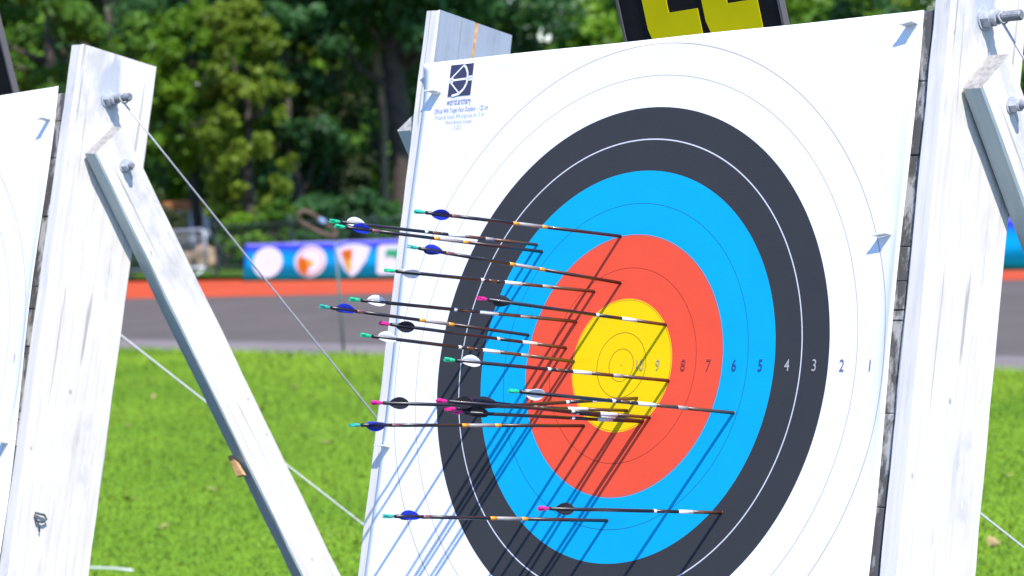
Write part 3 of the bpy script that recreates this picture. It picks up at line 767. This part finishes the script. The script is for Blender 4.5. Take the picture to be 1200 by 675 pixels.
# small white kiosk seen through the trees, pale boulders
def kiosk():
    c = at(214, 265, 61); c.z = 0
    root = empty('kiosk', c); tag(root, 'small white kiosk with an orange roof glimpsed under the trees at left', 'kiosk')
    Wt = simple('kiosk_white', (.62,.64,.70), .6, var=.08, scale=3); Wd = simple('kiosk_dark', (.10,.11,.15), .6); Or = simple('kiosk_roof', (.45,.15,.05), .7)
    mb = MB(); mb.box((-.40,0,-.05),(.55,1.2,1.08)); mb.build('wall', Wt, root)
    for x in (-.30,.0,.28):
        mb = MB(); mb.box((x,-.02,.50),(x+.14,.0,.98)); mb.build('window', Wd, root)
    mb = MB(); mb.box((-.50,-.2,1.08),(.65,1.3,1.24)); mb.build('roof', Or, root, bevel=.02)
kiosk()
def boulder(px, Y, rx, rz, seed, label):
    c = at(px, 300, Y); c.z = 0; rnd = random.Random(seed)
    bm = bmesh.new(); bmesh.ops.create_icosphere(bm, subdivisions=3, radius=1)
    off = Vector((rnd.random()*9, rnd.random()*9, 0))
    from mathutils import noise as mn
    for v in bm.verts:
        k = 1 + .35*mn.noise(v.co*1.3+off) + .12*mn.noise(v.co*3.5+off)
        v.co = Vector((v.co.x*rx*k, v.co.y*rx*.8*k, max(-.05, v.co.z*rz*k+rz*.7)))
    me = bpy.data.meshes.new('boulder'); bm.to_mesh(me); bm.free(); me.materials.append(simple('boulder_stone', (.30,.21,.15), .9, var=.3, scale=4, bump=.5))
    o = bpy.data.objects.new('boulder', me); COL.objects.link(o); o.location = c; tag(o, label, 'boulder', 'pale boulders behind the barriers')
boulder(240, 54.5, .24, .27, 1, 'taller pale tan boulder behind the steel barrier')
boulder(262, 55.5, .16, .24, 2, 'smaller pale tan boulder right of the taller one')
boulder(222, 54.8, .18, .20, 3, 'low pale tan boulder left of the taller one')

# ------------------------------------------------------------------ trees and shrubs
BARK = simple('bark_dark', (.055,.040,.032), .9, var=.4, scale=6, bump=.6); BARKL = simple('bark_pale', (.22,.16,.11), .9, var=.3, scale=6, bump=.5)
LEAF = {
 'dark': leafy('leaf_dark', (.015,.055,.017), (.058,.160,.044), .32),
 'mid': leafy('leaf_mid', (.038,.105,.012), (.120,.250,.024), .32),
 'olive': leafy('leaf_olive', (.080,.140,.010), (.240,.320,.030), .35),
 'bright': leafy('leaf_bright', (.060,.150,.008), (.180,.340,.020), .35),
 'teal': leafy('leaf_teal', (.020,.090,.034), (.075,.235,.080), .34),
 'brown': leafy('leaf_brown', (.022,.034,.012), (.070,.085,.026), .2),
}
def foliage(clusters, leaves, size, seed, droop=.0):
    """clusters: list of (centre, radius, tone)"""
    g = np.random.default_rng(seed)
    C = np.array([c for c, r, t in clusters]); Rr_ = np.array([r for c, r, t in clusters]); T = np.array([t for c, r, t in clusters])
    wts = Rr_**2; wts /= wts.sum(); k = g.choice(len(C), leaves, p=wts)
    dirs = g.normal(size=(leaves,3)); dirs /= np.linalg.norm(dirs, axis=1)[:,None]
    rad = g.uniform(.35, 1, leaves)**.6 * g.uniform(.85, 1.15, leaves)
    P = C[k] + dirs*(Rr_[k]*rad)[:,None]*np.array([1,1,.75])
    nrm = dirs*.8 + g.normal(size=(leaves,3))*.7 + np.array([0,0,.45]); nrm /= np.linalg.norm(nrm, axis=1)[:,None]
    a = np.cross(nrm, g.normal(size=(leaves,3))); a /= np.linalg.norm(a, axis=1)[:,None]; b_ = np.cross(nrm, a)
    s = size*g.uniform(.6, 1.35, leaves)[:,None]
    V = np.zeros((leaves,4,3)); V[:,0] = P - a*s; V[:,1] = P + b_*s*.5 + a*s*.1; V[:,2] = P + a*s; V[:,3] = P - b_*s*.5 + a*s*.1
    V[:,2,2] -= droop*size
    tone = np.clip(T[k] + g.normal(0, .16, leaves), 0, 1)
    return V.reshape(-1,3), np.repeat(tone, 4)
def tree(name, px, Y, zlo, zhi, rx, kind, label, cat='tree', leaves=11000, nclu=60, size=.085, trunk=.12, seed=1, shape='round', bark=None, group='trees beyond the track', lean=0.0, clr=(.28,.60), px_is_x=False):
    base = at(px, 290, Y) if not px_is_x else Vector((px, Y, 0)); base.z = 0
    rnd = random.Random(seed); cl = []; h = zhi-zlo
    for i in range(nclu):
        t = rnd.random()
        if shape == 'cone': rr = rx*(1-t*.85)*rnd.uniform(.25, 1.0)**.5
        elif shape == 'column': rr = rx*(1-(2*t-1)**4*.6)*rnd.uniform(.2, 1)**.5
        else: rr = rx*math.sqrt(max(.04, 1-(2*t-1)**2))*rnd.uniform(.15, 1)**.45
        a = rnd.uniform(0, 2*math.pi)
        c = (rr*math.cos(a)+lean*t, rr*math.sin(a), zlo+h*t)
        cl.append((c, rx*rnd.uniform(*clr)*.62 if shape != 'cone' else rx*rnd.uniform(*clr)*.5, rnd.uniform(.15,.85)))
    extra = []
    for (c, r_, t) in cl:      # loose sprays that break up the outline of every clump
        for _ in range(2):
            v = Vector((rnd.gauss(0,1), rnd.gauss(0,1), rnd.gauss(0,.7))); v.normalize(); v *= r_*rnd.uniform(.8, 1.5)
            extra.append(((c[0]+v.x, c[1]+v.y, max(zlo*.8, c[2]+v.z)), r_*rnd.uniform(.3,.6), min(1, t+rnd.uniform(-.1,.25))))
    cl_all = cl + extra
    V, tone = foliage(cl_all, int(leaves*1.25), size, seed)
    root = empty(name, base); tag(root, label, cat, group)
    me = tone_mesh('crown', V, 1, tone, LEAF[kind], 4); o = bpy.data.objects.new('crown', me); COL.objects.link(o); o.parent = root
    mb = MB(); top = zlo+h*.6
    pts = [(lean*.3*max(0,z/top)**1.5 + .05*math.sin(z*1.7+seed), .05*math.cos(z*1.3+seed), z) for z in [-.05, .15, top*.2, top*.4, top*.6, top*.8, top]]
    mb.tube(pts, [trunk*1.5, trunk*1.1, trunk, trunk*.9, trunk*.75, trunk*.55, trunk*.3], 10)
    cl2 = sorted(cl, key=lambda q: -q[1])[:14 if shape == 'round' else 5]
    for (c, r_, t) in cl2:
        zs = max(.3, min(c[2]-h*.12 - rnd.random()*h*.15, top*.95)); k = zs/top
        s0 = Vector((lean*.3*k**1.5, 0, zs)); e0 = Vector(c); mid = s0.lerp(e0, .5) + Vector((0,0,-.08*h*rnd.random()))
        mb.tube([s0, mid, e0], [trunk*.42, trunk*.28, trunk*.10], 7)
    mb.build('trunk', bark or BARK, root, smooth=True)
    return root
T = tree
T('broadleaf_tree', 478, 58, 4.6, 11.5, 3.6, 'dark', 'tall dark green tree with a thick dark trunk left of the face full of arrows', leaves=16000, nclu=80, trunk=.25, seed=4, size=.12, clr=(.2,.42))
T('slender_tree', 458, 60.5, 4.2, 8.0, 1.4, 'mid', 'slender tree with a pale thin trunk just left of the thick dark trunk', leaves=3500, nclu=18, trunk=.085, seed=9, bark=BARKL)
T('conifer', 388, 57, .5, 4.6, .80, 'brown', 'dark brownish conifer left of the thick dark trunk', leaves=11000, nclu=80, seed=12, shape='column', clr=(.25,.5), size=.07)
T('conifer', 352, 56, .3, 5.6, .95, 'dark', 'narrow dark conifer above the round orange logo of the banner', leaves=9000, nclu=46, seed=13, shape='column')
T('conifer', 300, 54.5, .4, 4.9, .95, 'olive', 'yellowish olive conifer above the left end of the banner', leaves=10000, nclu=95, seed=15, shape='column', clr=(.2,.42), size=.07)
T('conifer', 345, 60, 1.0, 6.2, 1.0, 'olive', 'tall olive conifer behind the narrow dark one', leaves=12000, nclu=90, seed=16, shape='column', clr=(.2,.4), size=.07)
T('broadleaf_tree', 235, 57, 2.0, 5.0, 1.35, 'bright', 'bright green leafy tree above the kiosk', leaves=13000, nclu=75, trunk=.10, seed=21, clr=(.2,.42), size=.075)
T('broadleaf_tree', 285, 64, 4.2, 10.5, 3.0, 'teal', 'tall blue-green tree behind the conifers', leaves=13000, nclu=60, trunk=.2, seed=22, size=.12, clr=(.2,.45))
T('broadleaf_tree', 75, 52, 2.6, 8.0, 1.9, 'mid', 'green leafy tree at the far left with shaded hollows', leaves=18000, nclu=80, trunk=.16, seed=31, clr=(.18,.36))
T('broadleaf_tree', 150, 62, 1.0, 8.5, 2.0, 'dark', 'dark tree in the gap left of the bright green one', leaves=10000, nclu=50, trunk=.2, seed=33)
T('broadleaf_tree', 540, 66, 2.0, 10.0, 2.6, 'dark', 'dark tree rising behind the grey board of the stand full of arrows', leaves=12000, nclu=60, trunk=.2, seed=35, size=.11)
T('broadleaf_tree', 448, 72, .5, 6.0, 2.0, 'bright', 'sunlit green tree seen through the gap beside the pale thin trunk', leaves=10000, nclu=50, trunk=.12, seed=37, size=.11)
T('broadleaf_tree', 672, 70, 1.5, 5.55, 1.6, 'bright', 'sunlit light green tree just left of the yellow 22', leaves=9000, nclu=44, trunk=.14, seed=41, size=.10)
T('broadleaf_tree', 588, 78, 2, 9.0, .9, 'mid', 'green tree behind the light green one', leaves=7000, nclu=36, trunk=.14, seed=42, size=.11)
T('broadleaf_tree', 820, 72, 1.5, 9.0, 2.6, 'mid', 'green tree hidden behind the yellow 22', leaves=9000, nclu=40, trunk=.18, seed=43, size=.11)
T('broadleaf_tree', 985, 66, 1.5, 5.6, 1.6, 'bright', 'light green tree just right of the yellow 22', leaves=8000, nclu=40, trunk=.14, seed=44, size=.10)
T('broadleaf_tree', 1065, 60, 1.5, 8.0, 1.4, 'dark', 'dark tree above the top right corner of the face full of arrows', leaves=8000, nclu=44, trunk=.14, seed=45)
T('broadleaf_tree', 1185, 50, .6, 6.0, 1.7, 'olive', 'olive green tree at the right edge behind the big bolt', leaves=9000, nclu=46, trunk=.14, seed=46, clr=(.25,.5))
T('broadleaf_tree', 1300, 58, 1, 8.0, 2.6, 'mid', 'green tree beyond the right edge', leaves=8000, nclu=40, trunk=.16, seed=47, size=.11)
T('broadleaf_tree', -60, 60, 1, 9.0, 2.6, 'mid', 'green tree beyond the left edge', leaves=8000, nclu=40, trunk=.16, seed=48, size=.11)
# bushes along the railing
for i, (px, Y, hh, rx, kd, lab) in enumerate((
    (215, 57.5, .55, .62, 'bright', 'bright low bush below the kiosk'), (285, 53.0, .95, .48, 'bright', 'bright bush behind the left end of the banner'),
    (322, 53.2, 1.0, .50, 'mid', 'green bush behind the round white logo'), (372, 52.5, 1.1, .6, 'dark', 'dark bush behind the looped pole head'),
    (425, 53.0, 1.15, .65, 'dark', 'dark bush behind the shield logo'), (470, 55.0, .9, .55, 'mid', 'green bush at the foot of the thick dark trunk'),
    (175, 56.0, 1.5, .75, 'brown', 'brownish bush left of the kiosk'), (120, 55.0, 1.4, 1.0, 'dark', 'dark bush hidden behind the left stand'),
    (1185, 42.0, 1.3, .6, 'mid', 'green bush behind the banner at the right edge'), (262, 62.0, 1.9, .8, 'dark', 'dark bush right of the kiosk'))):
    T('bush', px, Y, .15, hh, rx, kd, lab, cat='bush', leaves=2600, nclu=16, trunk=.03, seed=60+i, size=.06, group='bushes along the railing', clr=(.35,.6))
# a far wood closes the view
def wood():
    g = random.Random(99); cl = []
    for i in range(760):
        x = g.uniform(-34, 34); y = g.uniform(84, 96); top = 9.6 + 2.0*math.sin(x*.35+1) + g.uniform(-1, 1)
        if .4 < x < 2.2 or 2.7 < x < 3.9: top = min(top, 4.2)
        cl.append(((x, y, g.uniform(.5, top)), g.uniform(.8, 1.6), g.uniform(.1, .7)))
    V, tone = foliage(cl, 85000, .34, 5)
    me = tone_mesh('far_wood', V, 1, tone, LEAF['mid'], 4); o = bpy.data.objects.new('far_wood', me); COL.objects.link(o)
    tag(o, 'distant dark wood closing the view behind the single trees', 'wood', kind='stuff')
wood()

# dry leaves on the lawn and a length of white cord
M_DRY = simple('dry_leaf', (.30,.22,.08), .8, var=.3, scale=40)
leafm = None
for i, (px, py) in enumerate(((150,500),(178,467),(252,576),(190,620),(305,480),(345,455),(420,640),(385,520),(152,588),(330,600),(1180,560),(1165,640))):
    d = R*((px-600)/3400) - U*((py-337.5)/3400) - B; k = -1.7/d.z; p = Vector((0,0,1.7)) + d*k; p.z = .012
    if leafm is None:
        mb = MB(); n = 10
        top = [(.045*math.cos(2*math.pi*q/n)*(1.2 if q in (0,5) else 1), .024*math.sin(2*math.pi*q/n), .006+.008*math.cos(4*math.pi*q/n)) for q in range(n)]
        mb.add([(0,0,.004)] + top, [(0,1+q,1+(q+1)%n) for q in range(n)])
        o = mb.build('fallen_leaf', M_DRY); leafm = o.data
    else:
        o = bpy.data.objects.new('fallen_leaf', leafm); COL.objects.link(o)
    o.location = p; o.rotation_euler = (.2*math.sin(i), .2*math.cos(i*2), i*1.3); sc = .7+.5*((i*37)%10)/10; o.scale = (sc, sc, sc)
    tag(o, 'small dry tan leaf lying on the lawn', 'leaf', 'dry leaves scattered on the lawn')
mb = MB(); a = Vector((-2.45,13.3,.012)); b_ = Vector((-1.74,12.6,.012))
mb.tube([a.lerp(b_, k/8) - a + Vector((0, .03*math.sin(k*1.1), 0)) for k in range(9)], .005, 6)
o = mb.build('cord', M_WIREP, smooth=True); o.location = a; tag(o, 'short white cord lying on the grass at the lower left', 'cord')
